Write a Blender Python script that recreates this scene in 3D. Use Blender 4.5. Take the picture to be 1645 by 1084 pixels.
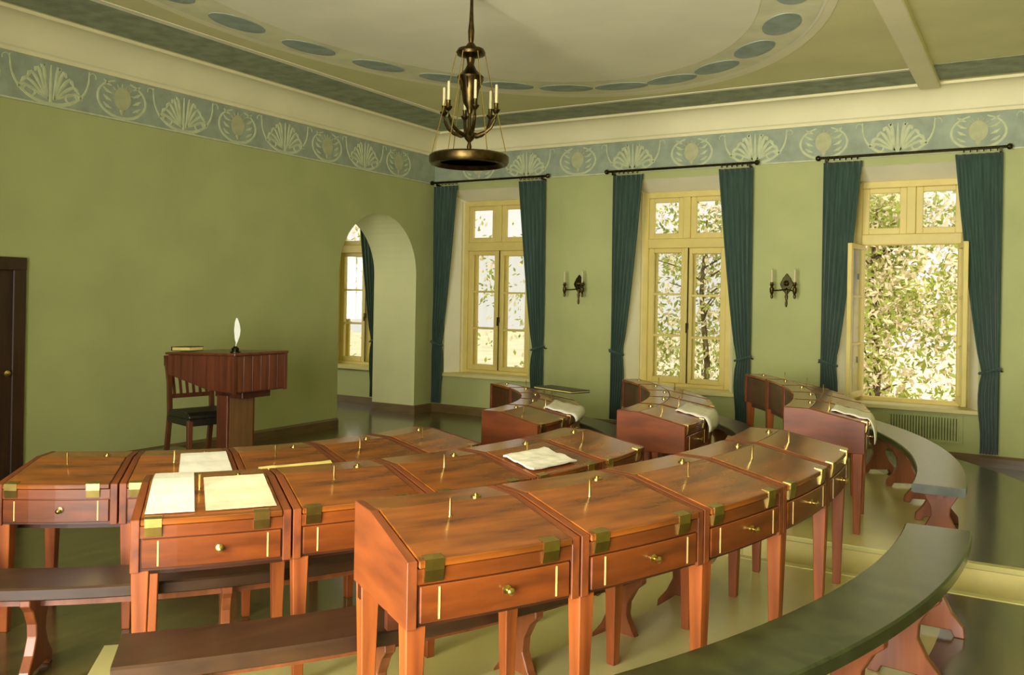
import bpy, bmesh, math, random
from mathutils import Vector, Matrix
for o in list(bpy.data.objects): bpy.data.objects.remove(o, do_unlink=True)
scene = bpy.context.scene
COL = scene.collection
PI = math.pi
rad = math.radians

# ------------------------------------------------------------------ camera
FPX, PX, PY = 1408.0, 822.0, 478.9
yaw, roll = rad(30.8), math.atan(0.0177)
CAMP = Vector((7.916, -10.916, 1.75))
Fw = Vector((-math.sin(yaw), math.cos(yaw), 0)); Rt = Vector((math.cos(yaw), math.sin(yaw), 0)); Up = Vector((0, 0, 1))
cx_ = Rt * math.cos(roll) + Up * math.sin(roll); cy_ = Up * math.cos(roll) - Rt * math.sin(roll); cz_ = -Fw
cam_d = bpy.data.cameras.new('camera'); cam = bpy.data.objects.new('camera', cam_d); COL.objects.link(cam)
M4 = Matrix.Identity(4)
for i in range(3):
    M4[i][0], M4[i][1], M4[i][2], M4[i][3] = cx_[i], cy_[i], cz_[i], CAMP[i]
cam.matrix_world = M4
cam_d.sensor_width = 36; cam_d.sensor_fit = 'HORIZONTAL'
cam_d.lens = 36 * FPX / 1645
cam_d.shift_x = 0.5 / 1645; cam_d.shift_y = -(542 - PY) / 1645
cam_d.clip_end = 300
scene.camera = cam

# ------------------------------------------------------------------ world, sun, added fill lamps, window portals
def lin(c):
    return tuple(((v / 255) / 12.92 if v / 255 <= 0.04045 else ((v / 255 + 0.055) / 1.055) ** 2.4) for v in c)
world = bpy.data.worlds.new('sky'); scene.world = world; world.use_nodes = True
bg = world.node_tree.nodes['Background']; bg.inputs[0].default_value = (1.0, 0.93, 0.86, 1); bg.inputs[1].default_value = 1.2
sun_d = bpy.data.lights.new('sun', 'SUN'); sun = bpy.data.objects.new('sun', sun_d); COL.objects.link(sun)
sun_d.energy = 4.5; sun_d.angle = rad(2); sun_d.color = (1, 0.94, 0.8)
sun.rotation_euler = Vector((-0.35, 0.75, -0.8)).to_track_quat('-Z', 'Y').to_euler()
def area(name, loc, direction, sx, sy, power, color):
    d = bpy.data.lights.new(name, 'AREA'); o = bpy.data.objects.new(name, d); COL.objects.link(o)
    d.shape = 'RECTANGLE'; d.size = sx; d.size_y = sy; d.energy = power; d.color = color
    o.location = loc; o.rotation_euler = Vector(direction).to_track_quat('-Z', 'Z').to_euler()
    return o
FILL_TINT = (1.0, 0.97, 0.88)
# added fill lamps, unseen: two behind the camera, one in the adjoining room
for lx in (5.4, 7.3):
    la = area('fill_lamp_behind_camera', (lx, -12.35, 1.95), (0.05, 1, 0.15), 1.7, 3.2, 295, FILL_TINT); la.data.spread = rad(122)
area('fill_lamp_adjoining', (-5.9, -3.0, 2.0), (1, 0, 0), 1.6, 2.6, 160, FILL_TINT)
for wx in (0.97, 3.92, 6.66, -1.6):
    p = area('window_portal', (wx, 0.52, 2.0), (0, -1, 0), 1.2, 2.7, 1, (1, 1, 1))
    try: p.data.cycles.is_portal = True
    except Exception: pass
vs = scene.view_settings
vs.view_transform = 'Standard'; vs.look = 'None'; vs.gamma = 1; vs.use_curve_mapping = False
vs.exposure = 0.0

# ------------------------------------------------------------------ materials
MATS = {}
def newmat(name):
    m = bpy.data.materials.new(name); m.use_nodes = True
    return m, m.node_tree, m.node_tree.nodes['Principled BSDF']
def noise_ramp(nt, c1, c2, scale, stretch=(1, 1, 1), detail=4, lo=0.35, hi=0.65, coord='Object', rough=0.5):
    tc = nt.nodes.new('ShaderNodeTexCoord'); mp = nt.nodes.new('ShaderNodeMapping'); mp.inputs['Scale'].default_value = stretch
    nz = nt.nodes.new('ShaderNodeTexNoise'); nz.inputs['Scale'].default_value = scale; nz.inputs['Detail'].default_value = detail
    nz.inputs['Roughness'].default_value = rough
    cr = nt.nodes.new('ShaderNodeValToRGB')
    cr.color_ramp.elements[0].position = lo; cr.color_ramp.elements[1].position = hi
    cr.color_ramp.elements[0].color = (*c1, 1); cr.color_ramp.elements[1].color = (*c2, 1)
    nt.links.new(tc.outputs[coord], mp.inputs[0]); nt.links.new(mp.outputs[0], nz.inputs['Vector']); nt.links.new(nz.outputs['Fac'], cr.inputs[0])
    return cr.outputs[0], nz.outputs['Fac']
def paint(key, c, var=0.06, rough=0.7, scale=3, bump=0.0, spec=0.3):
    m, nt, b = newmat(key); c = lin(c)
    col, fac = noise_ramp(nt, tuple(v * (1 - var) for v in c), tuple(v * (1 + var) for v in c), scale)
    nt.links.new(col, b.inputs['Base Color']); b.inputs['Roughness'].default_value = rough; b.inputs['Specular IOR Level'].default_value = spec
    if bump:
        bp = nt.nodes.new('ShaderNodeBump'); bp.inputs['Strength'].default_value = bump; bp.inputs['Distance'].default_value = 0.01
        nt.links.new(fac, bp.inputs['Height']); nt.links.new(bp.outputs[0], b.inputs['Normal'])
    MATS[key] = m; return m
def wood(key, c1, c2, rough=0.3, stretch=(9, 1.3, 9), coat=0.3, rnd=0.0, scale=2.0):
    m, nt, b = newmat(key)
    col, fac = noise_ramp(nt, lin(c1), lin(c2), scale, stretch, detail=5, lo=0.22, hi=0.78, rough=0.5)
    if rnd:
        oi = nt.nodes.new('ShaderNodeObjectInfo'); mr = nt.nodes.new('ShaderNodeMapRange'); mr.inputs[3].default_value = 1 - rnd; mr.inputs[4].default_value = 1 + rnd
        hs = nt.nodes.new('ShaderNodeHueSaturation'); nt.links.new(oi.outputs['Random'], mr.inputs[0]); nt.links.new(mr.outputs[0], hs.inputs['Value'])
        nt.links.new(col, hs.inputs['Color']); col = hs.outputs[0]
    nt.links.new(col, b.inputs['Base Color']); b.inputs['Roughness'].default_value = rough
    b.inputs['Coat Weight'].default_value = coat; b.inputs['Coat Roughness'].default_value = 0.12
    MATS[key] = m; return m
def metal(key, c, rough=0.3, var=0.2):
    m, nt, b = newmat(key); c = lin(c)
    col, _ = noise_ramp(nt, tuple(v * (1 - var) for v in c), c, 20)
    nt.links.new(col, b.inputs['Base Color']); b.inputs['Metallic'].default_value = 1; b.inputs['Roughness'].default_value = rough
    MATS[key] = m; return m
paint('wall', (178, 182, 120), 0.05, 0.75, 1.6)
paint('reveal', (240, 236, 204), 0.03, 0.7, 2)
paint('arch_paint', (210, 210, 154), 0.03, 0.7, 2)
paint('ceiling_field', (214, 208, 150), 0.05, 0.8, 1.5)
paint('ceiling_pale', (234, 228, 194), 0.04, 0.8, 1.5)
paint('cove', (234, 226, 180), 0.03, 0.7, 2)
paint('band', (150, 157, 130), 0.18, 0.8, 5)
paint('oval', (152, 164, 146), 0.14, 0.8, 6)
paint('frieze', (158, 168, 142), 0.12, 0.8, 6)
paint('ornament', (196, 202, 158), 0.08, 0.8, 12)
paint('ornament_pink', (184, 184, 138), 0.08, 0.8, 12)
paint('window_paint', (226, 206, 122), 0.05, 0.45, 4)
paint('sill_paint', (216, 206, 138), 0.04, 0.5, 4)
paint('riser_paint', (232, 216, 142), 0.06, 0.6, 5)
paint('candle', (206, 196, 150), 0.03, 0.5, 5)
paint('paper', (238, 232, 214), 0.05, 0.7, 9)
paint('cream_sheet', (232, 214, 176), 0.1, 0.7, 6)
paint('old_paper', (228, 208, 120), 0.08, 0.7, 9)
paint('feather', (236, 238, 226), 0.05, 0.6, 30)
paint('grille', (172, 178, 116), 0.08, 0.6, 10)
paint('dark_gap', (104, 110, 68), 0.2, 0.8, 10)
paint('ground_out', (214, 206, 176), 0.12, 0.9, 0.6)
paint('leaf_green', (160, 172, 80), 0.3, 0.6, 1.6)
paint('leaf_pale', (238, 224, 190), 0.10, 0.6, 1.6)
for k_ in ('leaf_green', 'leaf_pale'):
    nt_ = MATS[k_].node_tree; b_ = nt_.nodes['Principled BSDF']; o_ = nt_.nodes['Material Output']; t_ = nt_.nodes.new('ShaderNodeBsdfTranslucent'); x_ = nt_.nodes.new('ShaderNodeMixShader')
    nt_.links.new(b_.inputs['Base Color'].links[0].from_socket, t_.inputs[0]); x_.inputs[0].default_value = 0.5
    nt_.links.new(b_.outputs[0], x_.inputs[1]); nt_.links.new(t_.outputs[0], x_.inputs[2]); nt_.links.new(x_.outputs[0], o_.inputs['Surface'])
paint('dish', (226, 216, 176), 0.05, 0.25, 5, spec=0.8)  # pale colour stands in for the bright reflection on the brass dish
paint('bark', (92, 78, 54), 0.25, 0.9, 4)
wood('desk_wood', (82, 40, 12), (166, 92, 28), 0.24, coat=0.22, rnd=0.10)
wood('desk_dark', (52, 27, 15), (92, 46, 24), 0.35, rnd=0.08)
wood('leg_wood', (112, 52, 20), (180, 96, 38), 0.45, (10, 10, 1.0), coat=0.05, rnd=0.08)
wood('inlay', (214, 176, 104), (232, 200, 130), 0.35)
wood('lectern_wood', (70, 34, 20), (122, 64, 36), 0.4, (12, 12, 1.0))
wood('lectern_pale', (108, 78, 44), (140, 100, 58), 0.45, (12, 12, 1.0))
wood('chair_wood', (74, 38, 22), (112, 60, 34), 0.4, (10, 10, 1.5))
wood('door_wood', (48, 30, 18), (72, 46, 26), 0.45, (12, 12, 1.0), 0.1)
wood('baseboard_wood', (96, 78, 44), (122, 98, 56), 0.45, (2, 2, 14), 0.1)
wood('bench_brown', (44, 28, 16), (76, 48, 26), 0.4, coat=0.05)
wood('front_wood', (70, 32, 11), (144, 72, 25), 0.3, coat=0.15, rnd=0.10)
wood('panel_wood', (84, 38, 13), (142, 72, 26), 0.5, (1.3, 9, 6), coat=0.0, rnd=0.1)
wood('bench_support', (104, 54, 28), (150, 84, 44), 0.4, (10, 10, 1.2))
m, nt, b = newmat('floor_wood'); MATS['floor_wood'] = m
col, fac = noise_ramp(nt, lin((70, 62, 34)), lin((104, 88, 48)), 1.6, (9, 1.0, 1), 6, coord='Generated' if False else 'Object')
nt.links.new(col, b.inputs['Base Color']); b.inputs['Roughness'].default_value = 0.22; b.inputs['Specular IOR Level'].default_value = 0.6
b.inputs['Coat Weight'].default_value = 0.4; b.inputs['Coat Roughness'].default_value = 0.15
m, nt, b = newmat('tier_floor'); MATS['tier_floor'] = m
col, fac = noise_ramp(nt, lin((200, 190, 118)), lin((220, 210, 140)), 1.3, (1, 1, 1), 5)
nt.links.new(col, b.inputs['Base Color']); b.inputs['Roughness'].default_value = 0.28; b.inputs['Coat Weight'].default_value = 0.3; b.inputs['Coat Roughness'].default_value = 0.2
m, nt, b = newmat('bench_top'); MATS['bench_top'] = m
col, fac = noise_ramp(nt, lin((44, 50, 26)), lin((64, 70, 36)), 3.0, (3, 3, 3))
nt.links.new(col, b.inputs['Base Color']); b.inputs['Roughness'].default_value = 0.26; b.inputs['Specular IOR Level'].default_value = 0.5
b.inputs['Coat Weight'].default_value = 0.15; b.inputs['Coat Roughness'].default_value = 0.2
metal('brass', (214, 186, 106), 0.28)
metal('bronze', (92, 76, 42), 0.36, 0.5)
metal('dark_metal', (70, 64, 40), 0.4, 0.4)
m, nt, b = newmat('leather'); MATS['leather'] = m
col, fac = noise_ramp(nt, lin((26, 24, 18)), lin((42, 38, 28)), 30); nt.links.new(col, b.inputs['Base Color']); b.inputs['Roughness'].default_value = 0.4
m, nt, b = newmat('curtain'); MATS['curtain'] = m
col, fac = noise_ramp(nt, lin((42, 66, 52)), lin((56, 82, 64)), 40, (1, 1, 0.06)); nt.links.new(col, b.inputs['Base Color'])
b.inputs['Roughness'].default_value = 0.85; b.inputs['Sheen Weight'].default_value = 0.25
m, nt, b = newmat('glass'); MATS['glass'] = m
nt.nodes.remove(b); out = nt.nodes['Material Output']
tr = nt.nodes.new('ShaderNodeBsdfTransparent'); gl = nt.nodes.new('ShaderNodeBsdfGlossy'); mx = nt.nodes.new('ShaderNodeMixShader')
gl.inputs['Roughness'].default_value = 0.03; tr.inputs[0].default_value = (0.97, 0.98, 0.96, 1); mx.inputs[0].default_value = 0.06
nt.links.new(tr.outputs[0], mx.inputs[1]); nt.links.new(gl.outputs[0], mx.inputs[2]); nt.links.new(mx.outputs[0], out.inputs['Surface'])

# ------------------------------------------------------------------ mesh helpers
class MB:
    def __init__(s): s.v = []; s.f = []
    def add(s, vs_, fs):
        n = len(s.v); s.v += [tuple(v) for v in vs_]; s.f += [tuple(i + n for i in f) for f in fs]; return s
    def box(s, a, b):
        x0, y0, z0 = a; x1, y1, z1 = b
        return s.add([(x0, y0, z0), (x1, y0, z0), (x1, y1, z0), (x0, y1, z0), (x0, y0, z1), (x1, y0, z1), (x1, y1, z1), (x0, y1, z1)],
                     [(0, 3, 2, 1), (4, 5, 6, 7), (0, 1, 5, 4), (1, 2, 6, 5), (2, 3, 7, 6), (3, 0, 4, 7)])
    def frustum(s, c0, h0, c1, h1):            # square post between two centres, half sizes h0=(hx,hy), h1
        q = [(-1, -1), (1, -1), (1, 1), (-1, 1)]
        vs_ = [(c0[0] + a * h0[0], c0[1] + b_ * h0[1], c0[2]) for a, b_ in q] + [(c1[0] + a * h1[0], c1[1] + b_ * h1[1], c1[2]) for a, b_ in q]
        return s.add(vs_, [(0, 3, 2, 1), (4, 5, 6, 7), (0, 1, 5, 4), (1, 2, 6, 5), (2, 3, 7, 6), (3, 0, 4, 7)])
    def arc(s, prof, rm, a0, a1, n):           # profile [(r,z)] counter-clockwise seen from +angle side, swept a0..a1 about (-rm,0)
        k = len(prof); vs_ = []
        for i in range(n + 1):
            a = a0 + (a1 - a0) * i / n
            for r, z in prof: vs_.append((r * math.cos(a) - rm, r * math.sin(a), z))
        fs = [tuple(range(k)), tuple(reversed(range(n * k, n * k + k)))]
        for i in range(n):
            for j in range(k):
                j2 = (j + 1) % k; fs.append((i * k + j, (i + 1) * k + j, (i + 1) * k + j2, i * k + j2))
        return s.add(vs_, fs)
    def prism(s, poly, axis, t0, t1):          # polygon in the two other axes extruded on axis
        def P(u, v, t): return {'x': (t, u, v), 'y': (u, t, v), 'z': (u, v, t)}[axis]
        k = len(poly)
        vs_ = [P(u, v, t0) for u, v in poly] + [P(u, v, t1) for u, v in poly]
        return s.add(vs_, [tuple(range(k)), tuple(range(2 * k - 1, k - 1, -1))] + [(j, j + k, (j + 1) % k + k, (j + 1) % k) for j in range(k)])
    def lathe(s, prof, c=(0, 0, 0), n=20, axis='z'):
        vs_ = []; k = len(prof)
        for i in range(n):
            a = 2 * PI * i / n
            for r, h in prof:
                x, y = r * math.cos(a), r * math.sin(a)
                p = (x, y, h) if axis == 'z' else ((h, x, y) if axis == 'x' else (x, h, y))
                vs_.append((p[0] + c[0], p[1] + c[1], p[2] + c[2]))
        fs = []
        for i in range(n):
            i2 = (i + 1) % n
            for j in range(k - 1): fs.append((i * k + j, i2 * k + j, i2 * k + j + 1, i * k + j + 1))
        if prof[0][0] > 1e-5: fs.append(tuple(i * k for i in range(n))[::-1])
        if prof[-1][0] > 1e-5: fs.append(tuple(i * k + k - 1 for i in range(n)))
        return s.add(vs_, fs)
    def tube(s, pts, r, n=8, closed=False):
        pts = [Vector(p) for p in pts]; m_ = len(pts); vs_ = []
        rr = r if isinstance(r, (list, tuple)) else [r] * m_
        for i, p in enumerate(pts):
            t = (pts[(i + 1) % m_] - pts[i - 1]) if closed else (pts[min(i + 1, m_ - 1)] - pts[max(i - 1, 0)])
            t.normalize(); u = t.orthogonal() if abs(t.z) > 0.95 else t.cross(Vector((0, 0, 1)))
            if abs(t.z) > 0.95: u = Vector((1, 0, 0)) - t * t.x
            u.normalize(); w = t.cross(u)
            for j in range(n):
                a = 2 * PI * j / n; vs_.append(p + (u * math.cos(a) + w * math.sin(a)) * rr[i])
        fs = []
        for i in range(m_ if closed else m_ - 1):
            i2 = (i + 1) % m_
            for j in range(n): fs.append((i * n + j, i * n + (j + 1) % n, i2 * n + (j + 1) % n, i2 * n + j))
        if not closed: fs += [tuple(range(n))[::-1], tuple(range((m_ - 1) * n, m_ * n))]
        return s.add(vs_, fs)
    def ribbon(s, pts, widths, th, y0=0.0):    # flat ribbon in xz, thickness towards -y
        m_ = len(pts); vs_ = []
        for i, (x, z) in enumerate(pts):
            a = pts[max(i - 1, 0)]; b_ = pts[min(i + 1, m_ - 1)]
            dx, dz = b_[0] - a[0], b_[1] - a[1]; l = math.hypot(dx, dz) or 1
            w = widths[i] / 2; nx, nz = -dz / l * w, dx / l * w
            vs_ += [(x - nx, y0, z - nz), (x + nx, y0, z + nz), (x + nx * .6, y0 - th, z + nz * .6), (x - nx * .6, y0 - th, z - nz * .6)]
        fs = [(0, 1, 2, 3), tuple((m_ - 1) * 4 + j for j in (3, 2, 1, 0))]
        for i in range(m_ - 1):
            for j in range(4):
                j2 = (j + 1) % 4; fs.append((i * 4 + j, (i + 1) * 4 + j, (i + 1) * 4 + j2, i * 4 + j2))
        return s.add(vs_, fs)
    def mesh(s, name, bevel=0.0, smooth=False, ang=35):
        me = bpy.data.meshes.new(name); me.from_pydata(s.v, [], s.f)
        bm = bmesh.new(); bm.from_mesh(me); bmesh.ops.recalc_face_normals(bm, faces=bm.faces)
        if bevel:
            es = [e for e in bm.edges if len(e.link_faces) == 2 and e.calc_face_angle(0) > rad(30)]
            bmesh.ops.bevel(bm, geom=es, offset=bevel, segments=1, affect='EDGES', clamp_overlap=True)
        bm.to_mesh(me); bm.free()
        if smooth:
            for p in me.polygons: p.use_smooth = True
            try: me.set_sharp_from_angle(angle=rad(ang))
            except Exception: pass
        return me
    def build(s, name, mat, parent=None, bevel=0.0, smooth=False, ang=35):
        return place(name, s.mesh(name, bevel, smooth, ang), mat, parent)
def place(name, me, mat, parent=None):
    if mat and not me.materials: me.materials.append(MATS[mat])
    o = bpy.data.objects.new(name, me); COL.objects.link(o)
    if parent is not None: o.parent = parent
    return o
def empty(name, loc=(0, 0, 0), rz=0.0):
    o = bpy.data.objects.new(name, None); COL.objects.link(o); o.location = loc; o.rotation_euler = (0, 0, rz); o.empty_display_size = 0.2
    return o
def tag(o, label=None, cat=None, group=None, kind=None):
    if label: o['label'] = label
    if cat: o['category'] = cat
    if group: o['group'] = group
    if kind: o['kind'] = kind
    return o
def struct(o, label=None): return tag(o, label, None, None, 'structure')
def holes_mesh(name, outer, holes, to3d):
    """flat polygon with holes; to3d maps (u,v) to a point"""
    bm = bmesh.new(); edges = []
    for loop in [outer] + holes:
        vs_ = [bm.verts.new(to3d(u, v)) for u, v in loop]
        for i in range(len(vs_)): edges.append(bm.edges.new((vs_[i], vs_[(i + 1) % len(vs_)])))
    bmesh.ops.triangle_fill(bm, use_beauty=True, edges=edges)
    return bm
def join_strip(bm, A, B):
    va = [bm.verts.new(p) for p in A]; vb = [bm.verts.new(p) for p in B]; n = len(va)
    for i in range(n): bm.faces.new((va[i], va[(i + 1) % n], vb[(i + 1) % n], vb[i]))
def finish(bm, name, mat, parent=None):
    me = bpy.data.meshes.new(name); bm.to_mesh(me); bm.free(); return place(name, me, mat, parent)

# ------------------------------------------------------------------ room shell
XR, YB, ZC = 10.5, -12.5, 4.2            # right wall, wall behind camera, flat ceiling
ZF0, ZF1 = 3.46, 3.885                   # painted frieze
CN = (2.09, -6.166); CF = (1.99, -4.81)  # centres of the two blocks of curved desks
# floor
o = MB().box((-6, YB, -0.15), (XR, 0.0, 0.0)).build('floor', 'floor_wood'); struct(o, 'dark polished wooden floor of the classroom')
# far window wall with openings (splayed reveals)
WINS = [(0.97, 1), (3.92, 2), (6.66, 3), (-1.62, 4)]
ZS, ZT = 0.60, 3.36
def rect(x0, x1, z0, z1): return [(x0, z0), (x1, z0), (x1, z1), (x0, z1)]
wo = [rect(-6, XR + .3, -0.15, 4.6)]
h_in = [rect(c - .74, c + .74, ZS, ZT) for c, _ in WINS]; h_out = [rect(c - .60, c + .60, ZS, ZT - .14) for c, _ in WINS]
bm = holes_mesh('wall_back', wo[0], h_in, lambda u, v: (u, 0.0, v))
finish(bm, 'wall_back', 'wall')
wall_back = bpy.data.objects['wall_back']; struct(wall_back, 'pale green wall with the three curtained windows')
bm = holes_mesh('outer', wo[0], h_out, lambda u, v: (u, 0.55, v))
for a in (wo[0],): join_strip(bm, [(u, 0.0, v) for u, v in a], [(u, 0.55, v) for u, v in a])
finish(bm, 'outer_face', 'wall', wall_back)
for (c, n), hi, ho in zip(WINS, h_in, h_out):
    bm = bmesh.new(); join_strip(bm, [(u, 0.0, v) for u, v in hi], [(u, 0.34, v) for u, v in ho]); join_strip(bm, [(u, 0.34, v) for u, v in ho], [(u, 0.55, v) for u, v in ho])
    finish(bm, 'reveal', 'reveal', wall_back)
# left wall with arched passage
AY0, AY1, AS = -2.11, -0.43, 2.07
def archloop():
    c, r = (AY0 + AY1) / 2, (AY1 - AY0) / 2
    return [(AY0, 0.0)] + [(AY1, 0.0)] + [(c + r * math.cos(t), AS + r * math.sin(t)) for t in [PI * i / 24 for i in range(25)]]
al = archloop(); outer = [(YB, -0.15), (0.0, -0.15), (0.0, 4.6), (YB, 4.6)]
al_h = [(u, max(v, 0.0)) for u, v in al]
bm = holes_mesh('wall_left', outer, [al_h], lambda u, v: (0.0, u, v))
wall_left = finish(bm, 'wall_left', 'wall'); struct(wall_left, 'plain green wall behind the lectern with an arched passage')
bm = holes_mesh('wl_rear', outer, [al_h], lambda u, v: (-0.8, u, v)); finish(bm, 'rear_face', 'wall', wall_left)
bm = bmesh.new(); join_strip(bm, [(0.0, u, v) for u, v in al_h], [(-0.8, u, v) for u, v in al_h]); bm.faces.ensure_lookup_table(); bm.faces.remove(bm.faces[0]); arch = finish(bm, 'arch_reveal', 'arch_paint', wall_left)
# walls out of view
o = MB().box((XR, YB, -0.15), (XR + .3, 0, 4.6)).build('wall_right', 'wall'); struct(o, 'green wall to the right outside the picture')
o = MB().box((-6, YB - .3, -0.15), (XR + .3, YB, 4.6)).build('wall_front', 'wall'); struct(o, 'green wall behind the camera')
o = MB().box((-6.3, YB, -0.15), (-6, 0.5, 4.6)).build('wall_adjoining', 'wall'); struct(o, 'far side wall of the adjoining room')
# ceiling: flat slab, cove along both walls, cross beam
ceiling = MB().box((-6.3, YB - .3, ZC), (XR + .3, 0.6, ZC + .4)).build('ceiling', 'ceiling_field'); struct(ceiling, 'painted plaster ceiling with oval medallions and bands')
def cove(name, pts, lab):
    """cove profile between wall (0,ZF1) and ceiling (.27,ZC); pts(s,z)->3d"""
    prof = [(0.0, ZF1), (0.03, ZF1), (0.03, ZF1 + .035), (0.05, ZF1 + .05)] + [(0.27 - .22 * math.cos(t), ZF1 + .05 + (ZC - .03 - ZF1 - .05) * math.sin(t)) for t in [PI / 2 * i / 8 for i in range(1, 9)]] + [(0.31, ZC - .03), (0.31, ZC), (0.0, ZC)]
    mb = MB(); k = len(prof)
    A = [pts(s, z, 0) for s, z in prof]; B = [pts(s, z, 1) for s, z in prof]
    mb.add(A + B, [tuple(range(k)), tuple(range(2 * k - 1, k - 1, -1))] + [(j, (j + 1) % k, (j + 1) % k + k, j + k) for j in range(k)])
    o = mb.build(name, 'cove', None, smooth=True, ang=40); struct(o, lab)
cove('trim_1', lambda s, z, e: (s, (YB if e else -s), z), 'cream plaster cove along the top of the left wall')
cove('trim_2', lambda s, z, e: ((XR if e else s), -s, z), 'cream plaster cove along the top of the window wall')
o = MB().box((6.79, YB, ZC - .07), (7.0, -0.3, ZC + .01)).build('trim_3', 'cove', bevel=.01); struct(o, 'cream ceiling rib crossing the ceiling near the right window')
# painted ceiling bands and ovals, thin plaster layers
def slab(name, x0, y0, x1, y1, mat, t=.006): return MB().box((x0, y0, ZC - t), (x1, y1, ZC + .01)).build(name, mat, ceiling)
slab('painted_band', .36, YB, 1.05, -.36, 'band'); slab('painted_band', 1.05, -.96, 6.79, -.36, 'band'); slab('painted_band', 7.0, -1.1, XR, -.4, 'band')
slab('pale_fillet', 1.05, YB, 1.13, -.96, 'ceiling_pale'); slab('pale_fillet', 1.13, -1.03, 6.79, -.96, 'ceiling_pale')
EC = (4.05, -5.1)
def ell(name, a, b_, t, mat, n=72):
    MB().prism([(EC[0] + a * math.cos(2 * PI * i / n), EC[1] + b_ * math.sin(2 * PI * i / n)) for i in range(n)], 'z', ZC - t, ZC + .01).build(name, mat, ceiling)
ell('oval_border', 2.70, 3.92, .004, 'cove'); ell('oval_ground', 2.62, 3.80, .007, 'oval_mid' if 'oval_mid' in MATS else 'ceiling_pale'); 
paint('ceiling_ring', (222, 218, 174), 0.08, 0.8, 3)
ell('oval_ring', 2.60, 3.72, .009, 'ceiling_ring'); ell('oval_centre', 2.12, 3.10, .012, 'ceiling_pale')
om = MB().prism([(.31 * math.cos(2 * PI * i / 28), .155 * math.sin(2 * PI * i / 28)) for i in range(28)], 'z', -.016, .01).mesh('ceiling_medallion')
N = 24
for i in range(N):
    t = 2 * PI * (i + .35) / N
    p = (EC[0] + 2.36 * math.cos(t), EC[1] + 3.40 * math.sin(t)); tx, ty = -2.36 * math.sin(t), 3.40 * math.cos(t)
    o = place('ceiling_medallion', om, 'oval', ceiling); o.location = (p[0], p[1], ZC); o.rotation_euler = (0, 0, math.atan2(ty, tx))
# frieze with painted ornament
fr_b = MB().box((0.006, -.006, ZF0), (XR, .01, ZF1)).build('trim_4', 'frieze'); struct(fr_b, 'blue-green painted frieze above the windows')
fr_l = MB().box((-.01, YB, ZF0), (.006, 0.0, ZF1)).build('trim_5', 'frieze'); struct(fr_l, 'blue-green painted frieze along the left wall')
for par, a, b_ in ((fr_b, (0.006, -.014, ZF0), (XR, 0, ZF0 + .018)), (fr_l, (0, YB, ZF0), (.014, 0, ZF0 + .018))): MB().box(a, b_).build('frieze_line', 'ornament', par)
def curve(fn, n): return [fn(i / (n - 1)) for i in range(n)]
def palmette_mesh():
    mb = MB()
    mb.ribbon(curve(lambda t: (0, .03 + .35 * t), 6), [.03, .03, .026, .022, .018, .008], .005)
    for s in (-1, 1):
        for k, (h, w, curl) in enumerate(((.335, .05, .05), (.30, .10, .07), (.245, .155, .09), (.18, .20, .09), (.115, .225, .07))):
            def fn(t, s=s, h=h, w=w, curl=curl):
                x = w * (t ** .8) + .02; z = .06 + (h - .02) * math.sin(min(t * 1.15, 1.15) * PI / 2) - (curl * max(t - .8, 0) * 3)
                return (s * x, z)
            mb.ribbon(curve(fn, 9), [.012, .02, .026, .03, .032, .03, .034, .04, .014], .005)
        mb.ribbon(curve(lambda t, s=s: (s * (.16 + .045 * math.cos(t * 4.6)), .10 + .045 * math.sin(t * 4.6)), 10), [.02] * 9 + [.03], .006)
    mb.v = [(x * 1.28, y, z) for x, y, z in mb.v]
    return mb.mesh('palmette', smooth=True)
def swag_mesh():
    mb = MB()
    mb.ribbon(curve(lambda t: (-.385 * math.cos(PI * t), .40 - .385 * math.sin(PI * t) ** .75), 21), [.016 + .022 * math.sin(PI * i / 20) for i in range(21)], .005)
    for s in (-1, 1):
        mb.ribbon(curve(lambda t, s=s: (s * (.385 + .035 - .035 * math.cos(t * 3.6)), .36 + .035 * math.sin(t * 3.6)), 8), [.012] * 8, .005)
    return mb.mesh('swag_arc', smooth=True)
def ring_mesh():
    mb = MB()
    mb.ribbon(curve(lambda t: (.27 * math.sin(PI * 2 * t * .9 + PI * .1), .205 + .185 * -math.cos(PI * 2 * t * .9 + PI * .1) * -1), 25), [.02 + .014 * math.sin(PI * i / 24) for i in range(25)], .005)
    for s in (-1, 1):
        for q in range(4):
            z = .10 + .075 * q; mb.ribbon([(s * .12, z), (s * .17, z + .02), (s * .21, z + .05)], [.008, .04, .008], .005)
    return mb.mesh('wreath_ring', smooth=True)
def head_mesh():
    mb = MB(); n = 18
    pts = [(.095 * math.cos(2 * PI * i / n), .215 + .115 * math.sin(2 * PI * i / n)) for i in range(n)]
    mb.prism([(x, z) for x, z in pts], 'y', -.007, 0)
    for q in range(7):
        a = PI * (.1 + .8 * q / 6); mb.ribbon([(.10 * math.cos(a), .22 + .11 * math.sin(a)), (.14 * math.cos(a), .22 + .145 * math.sin(a))], [.022, .012], .006)
    mb.ribbon([(0, .14), (0, .09), (0, .05)], [.04, .06, .02], .006)
    return mb.mesh('painted_head', smooth=True)
pm, sm, rm_, hm = palmette_mesh(), swag_mesh(), ring_mesh(), head_mesh()
def ornaments(par, pos, xf):
    for kind, s in pos:
        for me, nm, mt in (((pm, 'palmette', 'ornament'), (sm, 'swag_arc', 'ornament')) if kind == 'p' else ((rm_, 'wreath_ring', 'ornament'), (hm, 'painted_head', 'ornament_pink'))):
            o = place(nm, me, mt, par); xf(o, s)
pos = [('m' if i % 2 == 0 else 'p', .80 + .82 * i) for i in range(11)]
def xfb(o, s): o.location = (s, -.006, ZF0 + .008)
ornaments(fr_b, pos, xfb)
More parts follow.
